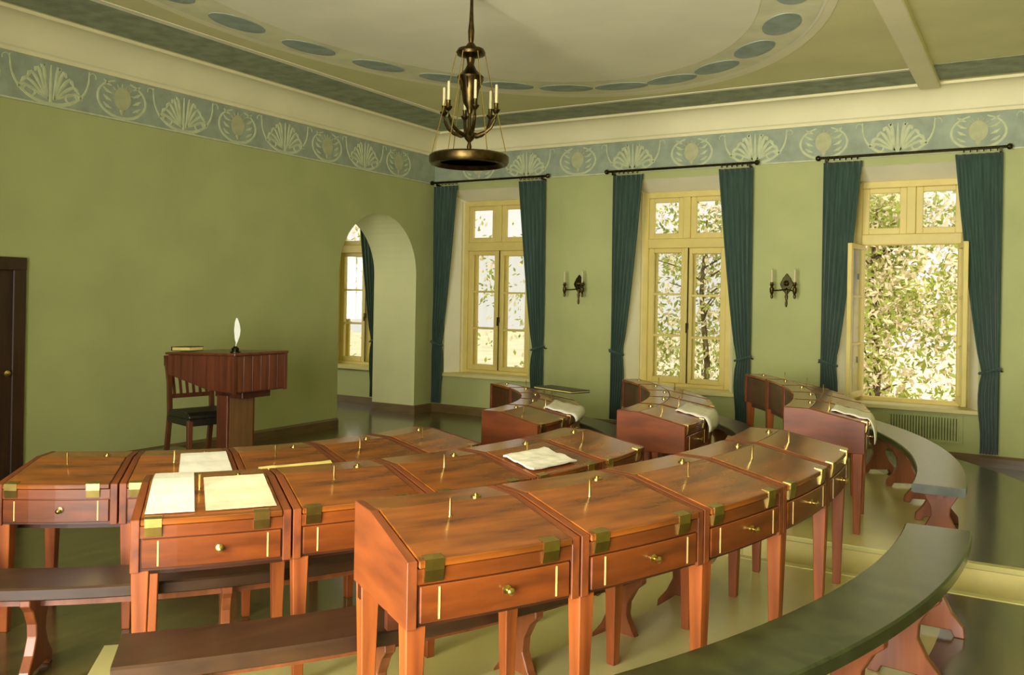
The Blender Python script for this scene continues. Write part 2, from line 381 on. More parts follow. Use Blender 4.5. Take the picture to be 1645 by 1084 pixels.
pos = [('p' if i % 2 == 0 else 'm', -6.11 - 2 * .745 + .745 * i) for i in range(11)]
def xfl(o, s): o.location = (.006, s, ZF0 + .008); o.rotation_euler = (0, 0, PI / 2)
ornaments(fr_l, [q for q in pos if q[1] < -.2], xfl)
# baseboards
o = MB().prism([(0, 0), (-.03, 0), (-.03, .10), (-.015, .125), (0, .125)], 'x', 0.0, XR).build('baseboard_back', 'baseboard_wood'); struct(o, 'brown baseboard below the windows')
mb = MB()
for y0, y1 in ((YB, -7.62), (-6.33, AY0), (AY1, -.03)): mb.prism([(0, 0), (.03, 0), (.03, .10), (.015, .125), (0, .125)], 'y', y0, y1)
o = mb.build('baseboard_left', 'baseboard_wood'); struct(o, 'brown baseboard along the left wall')
o = MB().box((-6, -.03, 0), (-.8, 0, .12)).box((-.8, AY1, 0), (0.0, AY1 + .001, .12)).build('baseboard_adjoining', 'baseboard_wood'); struct(o, 'baseboard of the adjoining room seen through the arch')
MB().box((-.8, AY1 - .025, 0), (0.03, AY1, .125)).build('arch_baseboard', 'baseboard_wood', wall_left)
# door at the left edge
d = empty('door_1', (0, -6.97, 0)); struct(d, 'dark wooden door and frame at the left edge of the wall')
mb = MB().box((-.02, .52, 0), (.05, .64, 2.02)).box((-.02, -.64, 0), (.05, -.52, 2.02)).box((-.02, -.64, 1.92), (.055, .64, 2.04)); mb.build('door_frame', 'door_wood', d, bevel=.008)
leaf = MB().box((-.01, -.52, .01), (.015, .52, 1.92)).build('door_leaf', 'door_wood', d)
for y0, y1 in ((-.42, -.05), (.05, .42)):
    for z0, z1 in ((.18, .85), (1.0, 1.78)): MB().box((.0, y0, z0), (.026, y1, z1)).build('door_panel', 'door_wood', leaf, bevel=.01)
MB().lathe([(.0, .0), (.012, .0), (.012, .04), (.028, .05), (.028, .07), (0, .08)], (.015, .46, 1.0), 12, 'x').build('door_handle', 'brass', leaf)

# ------------------------------------------------------------------ stepped platforms (tiers)
def tier(name, c, r0, r1, z, side, ycut, lab, mat='tier_floor'):
    n = 40; pts_i, pts_o = [], []
    sgn = 1 if side == 'far' else -1
    def ang(r): return math.asin(max(-1, min(1, (ycut - c[1]) / r)))
    a_end = rad(72) if side == 'far' else rad(-46)
    ai, ao = ang(r0), ang(r1)
    for i in range(n + 1):
        t = i / n; a = ai + (a_end - ai) * t; pts_i.append((c[0] + r0 * math.cos(a), c[1] + r0 * math.sin(a)))
        a = ao + (a_end - ao) * t; pts_o.append((c[0] + r1 * math.cos(a), min(c[1] + r1 * math.sin(a), -.75)))
    mb = MB(); vs_ = []
    for (p, q) in zip(pts_i, pts_o): vs_ += [(p[0], p[1], 0), (q[0], q[1], 0), (q[0], q[1], z), (p[0], p[1], z)]
    fs = [(0, 1, 2, 3), tuple(n * 4 + j for j in (3, 2, 1, 0))]
    for i in range(n):
        for j in range(4): fs.append((i * 4 + j, (i + 1) * 4 + j, (i + 1) * 4 + (j + 1) % 4, i * 4 + (j + 1) % 4))
    mb.add(vs_, fs); o = mb.build(name, mat); struct(o, lab)
    # pale painted riser along the aisle
    p, q = pts_i[0], pts_o[0]; y = ycut - .008 * sgn
    MB().box((p[0] + .01, min(y, ycut), 0.0), (q[0], max(y, ycut), z - .03)).build('riser_board', 'riser_paint', o)
    MB().box((p[0], min(ycut - .02 * sgn, ycut + .05 * sgn), z - .03), (q[0], max(ycut - .02 * sgn, ycut + .05 * sgn), z + .004)).build('nosing', 'tier_floor', o, bevel=.005)
HT = {'A': .183, 'M': .091, 'I': 0.0}
RF = {'A': 4.96, 'M': 3.788, 'I': 2.616}
for blk, c, yc in (('near', CN, -5.52), ('far', CF, -4.87)):
    tier('floor_tier', c, 3.04, 4.215, HT['M'], blk, yc, f'low curved floor tier under the middle desk row, {"camera" if blk == "near" else "window"} side of the aisle')
    tier('floor_tier', c, 5.46, 6.6, HT['A'], blk, yc, f'dark gangway floor behind the outer bench, {"camera" if blk == "near" else "window"} side of the aisle', 'floor_wood')
    tier('floor_tier', c, 4.215, 5.46, HT['A'], blk, yc, f'upper curved floor tier under the outer desk row, {"camera" if blk == "near" else "window"} side of the aisle')

# ------------------------------------------------------------------ desks
HF, HB, H0, DEP = .76, .835, .555, .536
def desk_meshes(R, step):
    """meshes of one wedge-shaped slant-top desk; local x = outward, origin mid depth on the floor"""
    rf, rb = R, R - DEP; rm = R - DEP / 2; h = rad(step) / 2; n = 4
    e = .004 / R; ck = .032 / rm
    T = .165                                  # depth of the fixed level top board
    def sl(r): return HB + (HF - HB) * (r - rb - T) / (DEP - T)
    D = {}
    D['carcass'] = MB().arc([(rb + .012, H0), (rf - .012, H0), (rf - .012, HF - .03), (rb + T, HB - .03), (rb + .012, HB - .03)], rm, -h + e + ck * .6, h - e - ck * .6, n).mesh('carcass')
    for k, (a0, a1) in enumerate(((-h + e, -h + e + ck), (h - e - ck, h - e))):
        D[f'side_panel{k}'] = MB().arc([(rb, H0 - .004), (rf, H0 - .004), (rf, HF), (rb + T, HB), (rb, HB)], rm, a0, a1, 1).mesh('side_panel', .0025)
    D['top_board'] = MB().arc([(rb - .006, HB - .022), (rb + T - .003, HB - .022), (rb + T - .003, HB), (rb - .006, HB)], rm, -h + e + ck + .001 / rm, h - e - ck - .001 / rm, n).mesh('top_board', .002)
    r1 = rf + .006
    D['lid'] = MB().arc([(rb + T + .003, sl(rb + T) - .022), (r1, sl(r1) - .022), (r1, sl(r1) + .002), (rb + T + .003, sl(rb + T) + .002)], rm, -h + e + ck + .003 / rm, h - e - ck - .003 / rm, n).mesh('lid', .003)
    D['front_rail'] = MB().arc([(rf - .02, HF - .075), (rf - .003, HF - .075), (rf - .003, HF - .026), (rf - .02, HF - .026)], rm, -h + e + ck, h - e - ck, n).mesh('front_rail', .002)
    D['drawer_front'] = MB().arc([(rf - .02, H0 + .012), (rf + .001, H0 + .012), (rf + .001, HF - .079), (rf - .02, HF - .079)], rm, -h + e + ck + .002, h - e - ck - .002, n).mesh('drawer_front', .003)
    w = 2 * h
    for k, fr in enumerate((.14, .80)):
        a = -h + fr * w; da = .032 / rf
        D[f'hinge_plate{k}'] = MB().arc([(rf - .004, HF - .068), (rf + .0015, HF - .068), (rf + .0085, HF - .03), (rf + .0085, HF + .004), (rf - .028, sl(rf - .028) + .004), (rf - .028, sl(rf - .028) + .0015), (rf - .004, HF - .002)], rm, a - da, a + da, 1).mesh('hinge_plate')
    for k, fr in enumerate((.17, .84)):
        a = -h + fr * w; da = .003 / rf
        D[f'inlay_line{k}'] = MB().arc([(rf, H0 + .02), (rf + .0025, H0 + .02), (rf + .0025, HF - .085), (rf, HF - .085)], rm, a - da, a + da, 1).mesh('inlay_line')
    a = -h + .54 * w; zk = (H0 + HF - .08) / 2 + .012
    kb = MB().lathe([(.016, 0), (.016, .004), (.006, .008), (.006, .018), (.012, .022), (.013, .03), (.006, .036), (0, .037)], (0, 0, 0), 12, 'x')
    ca, sa = math.cos(a), math.sin(a)
    kb.v = [((rf + x) * ca - y * sa - rm, (rf + x) * sa + y * ca, zk + z) for x, y, z in kb.v]; D['knob'] = kb.mesh('knob', smooth=True)
    a = -h + .42 * w; rr = rb + .275; zz = sl(rr)
    D['pen_post'] = MB().lathe([(.007, 0), (.007, .004), (.0045, .006), (.0045, .062), (.006, .066), (0, .068)], (rr * math.cos(a) - rm, rr * math.sin(a), zz + .001), 10).mesh('pen_post', smooth=True)
    a = -h + .72 * w; rr = rb + T - .035
    D['inkwell_cap'] = MB().lathe([(.02, 0), (.02, .004), (.008, .007), (.009, .014), (0, .017)], (rr * math.cos(a) - rm, rr * math.sin(a), HB), 12).mesh('inkwell_cap', smooth=True)
    D['apron'] = MB().arc([(rf - .20, H0 - .06), (rf - .17, H0 - .06), (rf - .17, H0 + .001), (rf - .20, H0 + .001)], rm, -h + e, h - e, n).mesh('apron')
    D['back_apron'] = MB().arc([(rb + .05, H0 - .05), (rb + .075, H0 - .05), (rb + .075, H0 + .001), (rb + .05, H0 + .001)], rm, -h + e, h - e, n).mesh('back_apron')
    for nm, sgn in (('L', -1), ('R', 1)):
        for nn, r in (('f', rf - .045), ('b', rb + .05)):
            a = sgn * (h - .040 / r); ca, sa = math.cos(a), math.sin(a)
            mb = MB().frustum((0, 0, 0), (.02, .02), (0, 0, H0), (.033, .033))
            mb.v = [((r + x) * ca - y * sa - rm, (r + x) * sa + y * ca, z) for x, y, z in mb.v]
            D[f'leg_{nm}{nn}'] = mb.mesh('leg', .003)
    return D, rm
ORD = ['first', 'second', 'third', 'fourth', 'fifth']
ROWN = {'A': 'outer', 'M': 'middle', 'I': 'inner'}
STEP = {'A': 7.5, 'M': 9.5, 'I': 13.3}
START = {('near', 'A'): -32.0, ('near', 'M'): -42.5, ('near', 'I'): -60.0, ('far', 'A'): 2.5, ('far', 'M'): -1.0, ('far', 'I'): -2.8}
DM = {}
PARTMAT = {'carcass': 'desk_dark', 'side_panel': 'panel_wood', 'top_board': 'desk_wood', 'lid': 'desk_wood', 'front_rail': 'front_wood', 'drawer_front': 'front_wood', 'hinge_plate': 'brass', 'inlay_line': 'inlay', 'knob': 'brass', 'pen_post': 'brass', 'inkwell_cap': 'brass', 'apron': 'desk_dark', 'back_apron': 'desk_dark', 'leg': 'leg_wood'}
for row in 'AMI':
    DM[row], rmid = desk_meshes(RF[row], STEP[row])
    for blk, c in (('near', CN), ('far', CF)):
        for i in range(5):
            a = rad(START[(blk, row)] + STEP[row] * (i + .5))
            t = empty('school_desk', (c[0] + rmid * math.cos(a), c[1] + rmid * math.sin(a), HT[row]), a)
            if blk == 'near': lab = f'mahogany slant-top desk, {ORD[i]} from the left in the {ROWN[row]} row nearer the camera'
            else: lab = f'mahogany slant-top desk, {ORD[i]} from the aisle in the {ROWN[row]} row by the windows'
            tag(t, lab, 'desk', f'{ROWN[row]} row of curved desks, {"camera" if blk == "near" else "window"} side')
            made = {}
            for key, me in DM[row].items():
                nm = key.rstrip('0123456789').split('_L')[0].split('_R')[0]
                if nm == 'leg' and key[4] == 'R' and i < 4: continue
                par = t
                if nm == 'pen_post': par = made['lid']
                if nm in ('knob', 'inlay_line'): par = made['drawer_front']
                made[nm] = place(nm, me, PARTMAT[nm], par)
# ------------------------------------------------------------------ benches
def bench(c, R, a0, a1, z, lab, grp, mat='bench_top'):
    rc = R + .465; am = (a0 + a1) / 2
    t = empty('curved_bench', (c[0] + rc * math.cos(rad(am)), c[1] + rc * math.sin(rad(am)), z), rad(am)); tag(t, lab, 'bench', grp)
    h = rad(a1 - a0) / 2; n = max(12, int((a1 - a0) / 1.5))
    r0, r1 = R + .31, R + .62
    MB().arc([(r0, .382), (r0 + .01, .375), (r1 - .01, .375), (r1, .382), (r1, .425), (r1 - .008, .433), (r0 + .008, .433), (r0, .425)], rc, -h, h, n).build('seat_board', mat, t, smooth=True, ang=30)
    MB().arc([(rc - .02, .31), (rc + .02, .31), (rc + .02, .376), (rc - .02, .376)], rc, -h + .04, h - .04, n).build('rail', 'bench_support', t)
    k = max(3, int(round((a1 - a0) * PI / 180 * R / .75)) + 1)
    prof = [(-.145, 0), (-.10, .0), (-.085, .03), (.085, .03), (.10, 0), (.145, 0), (.14, .05), (.09, .11), (.055, .18), (.06, .24), (.10, .31), (.14, .345), (.14, .375), (-.14, .375), (-.14, .345), (-.10, .31), (-.06, .24), (-.055, .18), (-.09, .11), (-.14, .05)]
    me = MB().prism(prof, 'y', -.022, .022).mesh('support', .004)
    for j in range(k):
        a = -h + .06 + (2 * h - .12) * j / (k - 1)
        o = place('support', me, 'bench_support', t); o.location = (rc * math.cos(a) - rc, rc * math.sin(a), 0); o.rotation_euler = (0, 0, a)
for (blk, row), (a0, a1) in {('near', 'A'): (-38, 2.6), ('near', 'M'): (-42.2, 0), ('near', 'I'): (-70, -2), ('far', 'A'): (0.2, 40), ('far', 'M'): (2, 46), ('far', 'I'): (3, 62)}.items():
    bench(CN if blk == 'near' else CF, RF[row], a0, a1, HT[row], f'curved {"dark green" if row == "A" else "brown wooden"} bench behind the {ROWN[row]} desk row, {"camera" if blk == "near" else "window"} side of the aisle', 'curved benches', 'bench_top' if row == 'A' else 'bench_brown')

# ------------------------------------------------------------------ windows
def sash(par, w, hgt, rows, name='sash'):
    """casement of width w, local x 0..w from the hinge, z 0..hgt, y thickness"""
    s = .075; s_ = MB().box((0, -.025, 0), (s, .025, hgt)).box((w - s, -.025, 0), (w, .025, hgt)).box((s, -.025, 0), (w - s, .025, s)).box((s, -.025, hgt - s * .8), (w - s, .025, hgt)).build(name, 'window_paint', par, bevel=.006)
    g0, g1 = s, hgt - s * .8; st = (g1 - g0) / rows
    for k in range(1, rows): MB().box((s, -.016, g0 + st * k - .014), (w - s, .016, g0 + st * k + .014)).build('muntin', 'window_paint', s_)
    for k in range(rows):
        MB().box((s - .005, -.003, g0 + st * k + (.012 if k else 0)), (w - s + .005, .003, g0 + st * (k + 1) - (.012 if k < rows - 1 else 0))).build('pane', 'glass', s_)
    return s_
WL = {1: 'tall cream casement window nearest the corner', 2: 'tall cream casement window between the two wall sconces', 3: 'tall cream window standing open on the right', 4: 'window of the adjoining room seen through the arch'}
for (c, n) in WINS:
    w = empty(f'window_{n}', (c, .36, ZS)); struct(w, WL[n])
    Hh = ZT - .14 - ZS; zt = 1.86
    MB().box((-.62, -.05, 0), (-.54, .06, Hh)).box((.54, -.05, 0), (.62, .06, Hh)).box((-.54, -.05, Hh - .08), (.54, .06, Hh)).box((-.54, -.05, 0), (.54, .06, .05)).build('frame', 'window_paint', w, bevel=.008)
    MB().box((-.54, -.07, zt), (.54, .06, zt + .13)).build('transom', 'window_paint', w, bevel=.01)
    MB().box((-.05, -.055, zt + .13), (.05, .05, Hh - .08)).build('mullion', 'window_paint', w, bevel=.008)
    for s in (-1, 1):                        # inner architrave beads
        for q in (.635, .68): MB().box((s * q - .012, -.10 - (q - .635), 0), (s * q + .012, -.05, Hh)).build('bead', 'window_paint', w)
    for x0 in (-.54, .05):
        u = empty('upper_light', (0, 0, 0)); bpy.data.objects.remove(u)
        us = sash(w, .49, Hh - .08 - zt - .13, 1, 'upper_light'); us.location = (x0, 0, zt + .13)
    hs = zt - .05
    if n != 3:
        l = sash(w, .54, hs, 3); l.location = (-.54, 0, .05)
        r = sash(w, .54, hs, 3); r.location = (.54, 0, .05 + hs); r.rotation_euler = (0, PI, 0)
        MB().box((-.028, -.05, .05), (.028, -.025, zt)).build('meeting_strip', 'window_paint', w, bevel=.006)
        rod = MB().tube([(.034, -.058, .06), (.034, -.058, zt + .06)], .008, 6).build('bolt_rod', 'dark_metal', w)
        MB().box((.02, -.085, .78), (.048, -.05, .86)).box((.026, -.10, .73), (.042, -.08, .80)).build('bolt_handle', 'dark_metal', rod)
        b2 = sash(w, .54, hs, 3, 'outer_sash'); b2.location = (-.54, .13, .05)
        b3 = sash(w, .54, hs, 3, 'outer_sash'); b3.location = (.54, .13, .05 + hs); b3.rotation_euler = (0, PI, 0)
    else:
        l = sash(w, .54, hs, 3); l.location = (-.52, -.03, .05); l.rotation_euler = (0, 0, rad(-97))
        r = sash(w, .54, hs, 3); r.location = (.52, -.03, .05); r.rotation_euler = (0, 0, rad(-80))
        for s in (-1, 1):
            for zz in (.45, 1.45): MB().box((s * .56 - .02, -.07, zz), (s * .56 + .02, -.045, zz + .07)).build('hinge', 'dark_metal', w)
    MB().box((-.80, -.42, -.045), (.80, -.02, 0.004)).build('sill', 'sill_paint', w, bevel=.008)
# slotted radiator grille under the right window
g = empty('radiator_grille', (6.86, -.01, .22)); tag(g, 'low slotted radiator grille in the wall under the right window', 'grille')
MB().box((-.40, -.012, 0), (-.36, .012, .31)).box((.36, -.012, 0), (.40, .012, .31)).box((-.36, -.012, 0), (.36, .012, .03)).box((-.36, -.012, .28), (.36, .012, .31)).build('frame', 'grille', g)
MB().box((-.37, .002, .02), (.37, .008, .29)).build('back_plate', 'dark_gap', g)
mb = MB()
for k in range(25): x = -.35 + .70 * k / 24; mb.box((x - .008, -.01, .03), (x + .008, .003, .28))
o = mb.build('slats', 'grille', g); o['kind'] = 'stuff'

# ------------------------------------------------------------------ curtains and rods
def curtain(xo, sgn, lab, zt=3.42, zb=.15, tie=1.05, wt=.43, wm=.17, wb=.17, y=-.10, folds=6):
    t = empty('curtain', (xo, y, zb)); tag(t, lab, 'curtain', 'dark teal curtains')
    nu, nv = 48, 30; vs_ = []; fs = []
    def width(z):
        if z >= tie:
            q = (z - tie) / (zt - tie); return wm + (wt - wm) * (q ** 0.78)
        q = (tie - z) / (tie - zb); return wm + (wb - wm) * q + .05 * math.sin(PI * min(q * 1.4, 1)) * .6
    for j in range(nv + 1):
        z = zb + (zt - zb) * j / nv; w = width(z)
        for i in range(nu + 1):
            u = i / nu; amp = .022 + .012 * math.sin(3 * u + z)
            pinch = 1 - .45 * math.exp(-((z - tie) / .12) ** 2)
            vs_.append((sgn * u * w * (1 - .06 * math.exp(-((z - tie) / .08) ** 2)), amp * pinch * math.sin(2 * PI * folds * u + .5 * math.sin(z * 1.3)) , z - zb))
    for j in range(nv):
        for i in range(nu): a = j * (nu + 1) + i; fs.append((a, a + 1, a + nu + 2, a + nu + 1))
    o = MB().add(vs_, fs).build('cloth', 'curtain', t, smooth=True, ang=180)
    md = o.modifiers.new('thickness', 'SOLIDIFY'); md.thickness = .006
    mb = MB(); n = 24
    pts = [(sgn * (wm / 2 + (wm / 2 + .015) * math.cos(2 * PI * k / n)), .05 * math.sin(2 * PI * k / n), tie - zb - sgn * 0 + .03 * math.cos(2 * PI * k / n) * -1) for k in range(n)]
    mb.tube(pts, .016, 6, closed=True); mb.build('tieback', 'curtain', t, smooth=True)
    MB().tube([(-sgn * .015, .1, tie - zb), (-sgn * .03, .03, tie - zb), (-sgn * .015, -.005, tie - zb + .02)], .009, 6).build('tieback_hook', 'bronze', t, smooth=True)
    return t
def rod(x0, x1, lab, z=3.475, y=-.11):
    t = empty('curtain_rod', ((x0 + x1) / 2, y, z)); tag(t, lab, 'curtain rod', 'bronze curtain rods'); h = (x1 - x0) / 2
    MB().tube([(-h, 0, 0), (h, 0, 0)], .016, 8).build('pole', 'dark_metal', t, smooth=True)
    for s in (-1, 1):
        MB().lathe([(.016, 0), (.03, .01), (.034, .03), (.024, .05), (0, .06)] if s > 0 else [(.016, 0), (.03, -.01), (.034, -.03), (.024, -.05), (0, -.06)], (s * h, 0, 0), 12, 'x').build('finial', 'dark_metal', t, smooth=True)
        MB().box((s * (h - .06) - .01, 0, -.05), (s * (h - .06) + .01, .11, -.03)).box((s * (h - .06) - .01, -.01, -.05), (s * (h - .06) + .01, .01, 0)).build('bracket', 'dark_metal', t)
    n = 14; me = MB().tube([(0, .024 * math.cos(2 * PI * k / n), .024 * math.sin(2 * PI * k / n)) for k in range(n)], .005, 5, closed=True).mesh('curtain_ring', smooth=True)
    for s in (-1, 1):
        for k in range(6):
            o = place('curtain_ring', me, 'bronze', t); o.location = (s * (h - .09 - .065 * k), 0, -.012)
curtain(.07, 1, 'dark teal curtain hanging in the corner beside the arch')
curtain(1.985, -1, 'dark teal curtain just left of the smaller left sconce')
curtain(3.03, 1, 'dark teal curtain just right of the left sconce')
curtain(4.905, -1, 'dark teal curtain just left of the right sconce')
curtain(5.75, 1, 'dark teal curtain just right of the right sconce')
curtain(7.60, -1, 'dark teal curtain at the right edge beyond the open window', wt=.46)
rod(-.0 + .06, 2.0, 'dark bronze curtain rod over the window in the corner')
rod(2.96, 4.93, 'dark bronze curtain rod over the window between the sconces')
rod(5.71, 7.64, 'dark bronze curtain rod over the open window on the right')
curtain(-.95, -1, 'dark teal curtain of the adjoining room, glimpsed through the arch', wt=.50)

# ------------------------------------------------------------------ wall sconces
def sconce(x, z, lab):
    t = empty('wall_sconce', (x, 0, z)); tag(t, lab, 'sconce', 'two-candle bronze wall sconces')
    n = 24; poly = []
    for k in range(n):
        a = 2 * PI * k / n; r = 1 + .10 * math.cos(4 * a) + .06 * math.cos(8 * a); poly.append((.07 * r * math.cos(a), .03 + .115 * r * math.sin(a)))
    MB().prism(poly, 'y', -.022, 0).build('back_plate', 'dark_metal', t, bevel=.005)
    MB().lathe([(.035, -.0), (.035, -.035), (.02, -.05), (0, -.055)], (0, -.0, .04), 14, 'y').build('boss', 'bronze', t, smooth=True)
    MB().lathe([(0, -.24), (.008, -.235), (.016, -.20), (.009, -.16), (.02, -.11), (.012, -.08), (.016, -.02), (0, 0)], (0, -.03, -.01), 12).build('drop_finial', 'bronze', t, smooth=True)
    arm = MB()
    for s in (-1, 1): arm.tube([(0, -.04, -.035), (s * .05, -.11, -.045), (s * .10, -.17, -.05), (s * .135, -.19, -.045)], .008, 8)
    arm.build('arm', 'bronze', t, smooth=True)
    for s in (-1, 1):
        cu = MB().lathe([(0, -.13), (.012, -.125), (.018, -.10), (.012, -.08), (.024, -.05), (.026, -.0), (.014, .01), (.02, .035), (.034, .04), (.02, .045), (.019, .07), (0, .07)], (s * .135, -.19, -.02), 14).build('candle_cup', 'bronze', t, smooth=True)
        MB().lathe([(.012, 0), (.012, .15), (.006, .155), (0, .156)], (s * .135, -.19, .05), 10).build('candle', 'candle', t, smooth=True)
sconce(2.50, 1.93, 'bronze two-candle wall sconce between the two left windows')
sconce(5.32, 1.95, 'bronze two-candle wall sconce beside the open right window')

# ------------------------------------------------------------------ chandelier
ch = empty('chandelier', (4.03, -5.1, ZC)); tag(ch, 'bronze chandelier with candle arms and a hanging hoop dish', 'chandelier')
def zc(z): return z - ZC
MB().lathe([(0, 0), (.09, 0), (.085, -.03), (.04, -.06), (.015, -.08)][::-1], (0, 0, 0), 20).build('ceiling_rose', 'bronze', ch, smooth=True)
MB().lathe([(.010, zc(3.74)), (.022, zc(3.80)), (.026, zc(3.87)), (.018, zc(3.95)), (.014, zc(4.05)), (.012, zc(4.18))], (0, 0, 0), 14).build('stem', 'bronze', ch, smooth=True)
MB().lathe([(0, zc(3.62)), (.03, zc(3.62)), (.035, zc(3.655)), (.11, zc(3.68)), (.118, zc(3.70)), (.105, zc(3.725)), (.05, zc(3.74)), (.025, zc(3.775)), (0, zc(3.775))], (0, 0, 0), 28).build('crown_disc', 'bronze', ch, smooth=True)
MB().lathe([(0, zc(3.21)), (.018, zc(3.215)), (.03, zc(3.26)), (.055, zc(3.30)), (.072, zc(3.40)), (.08, zc(3.46)), (.10, zc(3.485)), (.108, zc(3.505)), (.08, zc(3.53)), (.05, zc(3.56)), (.028, zc(3.60)), (.03, zc(3.63)), (0, zc(3.63))], (0, 0, 0), 28).build('vase', 'bronze', ch, smooth=True)
for k in range(10):
    a = 2 * PI * k / 10
    MB().tube([(.10 * math.cos(a), .10 * math.sin(a), zc(3.49)), (.066 * math.cos(a), .066 * math.sin(a), zc(3.40)), (.048 * math.cos(a), .048 * math.sin(a), zc(3.30))], .006, 5).build('flute', 'bronze', ch, smooth=True)
MB().lathe([(0, zc(2.90)), (.012, zc(2.91)), (.02, zc(2.95)), (.012, zc(2.985)), (.035, zc(3.01)), (.05, zc(3.04)), (.03, zc(3.08)), (.014, zc(3.11)), (.012, zc(3.22)), (0, zc(3.22))], (0, 0, 0), 20).build('lower_finial', 'bronze', ch, smooth=True)
for k in range(6):
    a = 2 * PI * k / 6 + .25; ca, sa = math.cos(a), math.sin(a)
    pts = [(.02, 3.05), (.07, 3.04), (.13, 3.06), (.18, 3.10), (.21, 3.16), (.22, 3.215)]
    arm = MB().tube([(r * ca, r * sa, zc(z)) for r, z in pts], [.016, .018, .016, .014, .013, .013], 8).build('arm', 'bronze', ch, smooth=True)
    MB().lathe([(0, zc(3.20)), (.014, zc(3.205)), (.03, zc(3.225)), (.034, zc(3.235)), (.018, zc(3.242)), (.016, zc(3.275)), (.02, zc(3.285)), (0, zc(3.285))], (.22 * ca, .22 * sa, 0), 14).build('candle_cup', 'bronze', arm, smooth=True)
    MB().lathe([(.011, zc(3.28)), (.011, zc(3.43)), (.004, zc(3.437)), (0, zc(3.438))], (.22 * ca, .22 * sa, 0), 10).build('candle', 'candle', arm, smooth=True)
MB().lathe([(.25, zc(2.835)), (.28, zc(2.80)), (.305, zc(2.805)), (.318, zc(2.83)), (.318, zc(2.87)), (.30, zc(2.885)), (.285, zc(2.88)), (.285, zc(2.85)), (.25, zc(2.835))], (0, 0, 0), 48).build('hoop', 'bronze', ch, smooth=True)
MB().lathe([(0, zc(2.835)), (.12, zc(2.838)), (.22, zc(2.842)), (.285, zc(2.85)), (.285, zc(2.858)), (.22, zc(2.85)), (.12, zc(2.846)), (0, zc(2.843))], (0, 0, 0), 40).build('dish', 'dish', ch, smooth=True)
MB().lathe([(.012, zc(2.84)), (.01, zc(2.95))], (0, 0, 0), 8).build('dish_stem', 'bronze', ch)
for k in range(6):
    a = 2 * PI * k / 6 + .55; ca, sa = math.cos(a), math.sin(a)
    MB().tube([(.30 * ca, .30 * sa, zc(2.88)), (.20 * ca, .20 * sa, zc(3.30)), (.115 * ca, .115 * sa, zc(3.69))], .004, 5).build('suspension_wire', 'brass', ch)

# ------------------------------------------------------------------ dais, chair, lectern, quill
DZ = .15
o = MB().box((.25, -6.35, 0), (2.25, -4.85, DZ)).build('floor_dais', 'floor_wood', bevel=.01); struct(o, 'low wooden dais under the lectern')
c = empty('armless_chair', (1.19, -5.31, DZ), rad(-13)); tag(c, 'dark wooden chair with black leather seat behind the lectern', 'chair')
W, D_ = .23, .22
for s in (-1, 1):
    MB().frustum((D_ - .02, s * (W - .02), 0), (.018, .018), (D_ - .02, s * (W - .02), .43), (.024, .024)).build('leg', 'chair_wood', c, bevel=.004)
    pts = [(-D_ - .05, s * (W - .02), 0), (-D_ + .02, s * (W - .02), .45), (-D_ - .0, s * (W - .02), .75), (-D_ - .07, s * (W - .02), 1.0)]
    mb = MB()
    for p, q in zip(pts, pts[1:]): mb.frustum(p, (.019, .02), q, (.019, .02))
    mb.build('back_post', 'chair_wood', c)
MB().box((-D_, -W, .38), (D_, W, .45)).build('seat_frame', 'leather', c, bevel=.008)
MB().prism([(-D_ + .03, .44), (D_ + .01, .44), (D_ + .02, .47), (D_ - .03, .505), (0, .52), (-D_ + .05, .505), (-D_ + .02, .47)], 'y', -W - .005, W + .005).build('seat', 'leather', c, bevel=.012)
MB().box((-.305, -W, .90), (-.27, W, 1.0)).build('top_rail', 'chair_wood', c, bevel=.006)
MB().box((-.225, -W + .03, .60), (-.20, W - .03, .64)).build('lower_rail', 'chair_wood', c, bevel=.005)
for k in range(6):
    y = -W + .07 + (2 * W - .14) * k / 5
    MB().frustum((-.212, y, .63), (.009, .011), (-.28, y, .91), (.009, .011)).build('spindle', 'chair_wood', c)
L = empty('lectern', (1.45, -5.235, DZ)); tag(L, 'reddish brown wooden lectern with a wide box top on a pedestal', 'lectern')
zl = lambda z: z - DZ
prof = [(-.45, zl(.985)), (.10, zl(.875)), (.43, zl(.865)), (.43, zl(1.20)), (-.45, zl(1.17))]
MB().prism(prof, 'y', -.305, .305).build('box_body', 'lectern_wood', L, bevel=.004)
for k in range(6):
    y0 = -.30 + .1 * k; MB().box((.43, y0 + .002, zl(.875)), (.438, y0 + .098, zl(1.19))).build('front_board', 'lectern_wood', L, bevel=.002)
for k in range(5):
    x0 = -.44 + .174 * k; MB().prism([(x0 + .002, zl(1.0 - .2 * max(0, (x0 + .45)) if x0 < .08 else .885)), (x0 + .172, zl(1.0 - .2 * max(0, (x0 + .62)) if x0 < .0 else .885)), (x0 + .172, zl(1.165 + .03 * (x0 + .6) / .9)), (x0 + .002, zl(1.165 + .03 * (x0 + .45) / .9))], 'y', -.312, -.305).build('side_board', 'lectern_wood', L)
MB().prism([(-.47, zl(1.170)), (.46, zl(1.20)), (.46, zl(1.222)), (-.47, zl(1.192))], 'y', -.325, .325).build('top', 'lectern_wood', L, bevel=.004)
MB().box((.0, -.14, zl(.80)), (.36, .20, zl(.875))).build('under_block', 'desk_dark', L, bevel=.006)
MB().box((.425, .29, zl(.86)), (.45, .318, zl(1.2))).box((.425, -.318, zl(.86)), (.45, -.29, zl(1.2))).build('corner_strip', 'lectern_wood', L)
MB().box((.06, -.17, zl(.15)), (.20, .16, zl(.82))).build('pedestal', 'lectern_wood', L, bevel=.004)
MB().box((.20, -.14, zl(.20)), (.207, .13, zl(.80))).build('pedestal_panel', 'lectern_pale', L)
MB().box((-.10, -.24, 0), (.34, .24, .05)).build('foot', 'lectern_wood', L, bevel=.008)
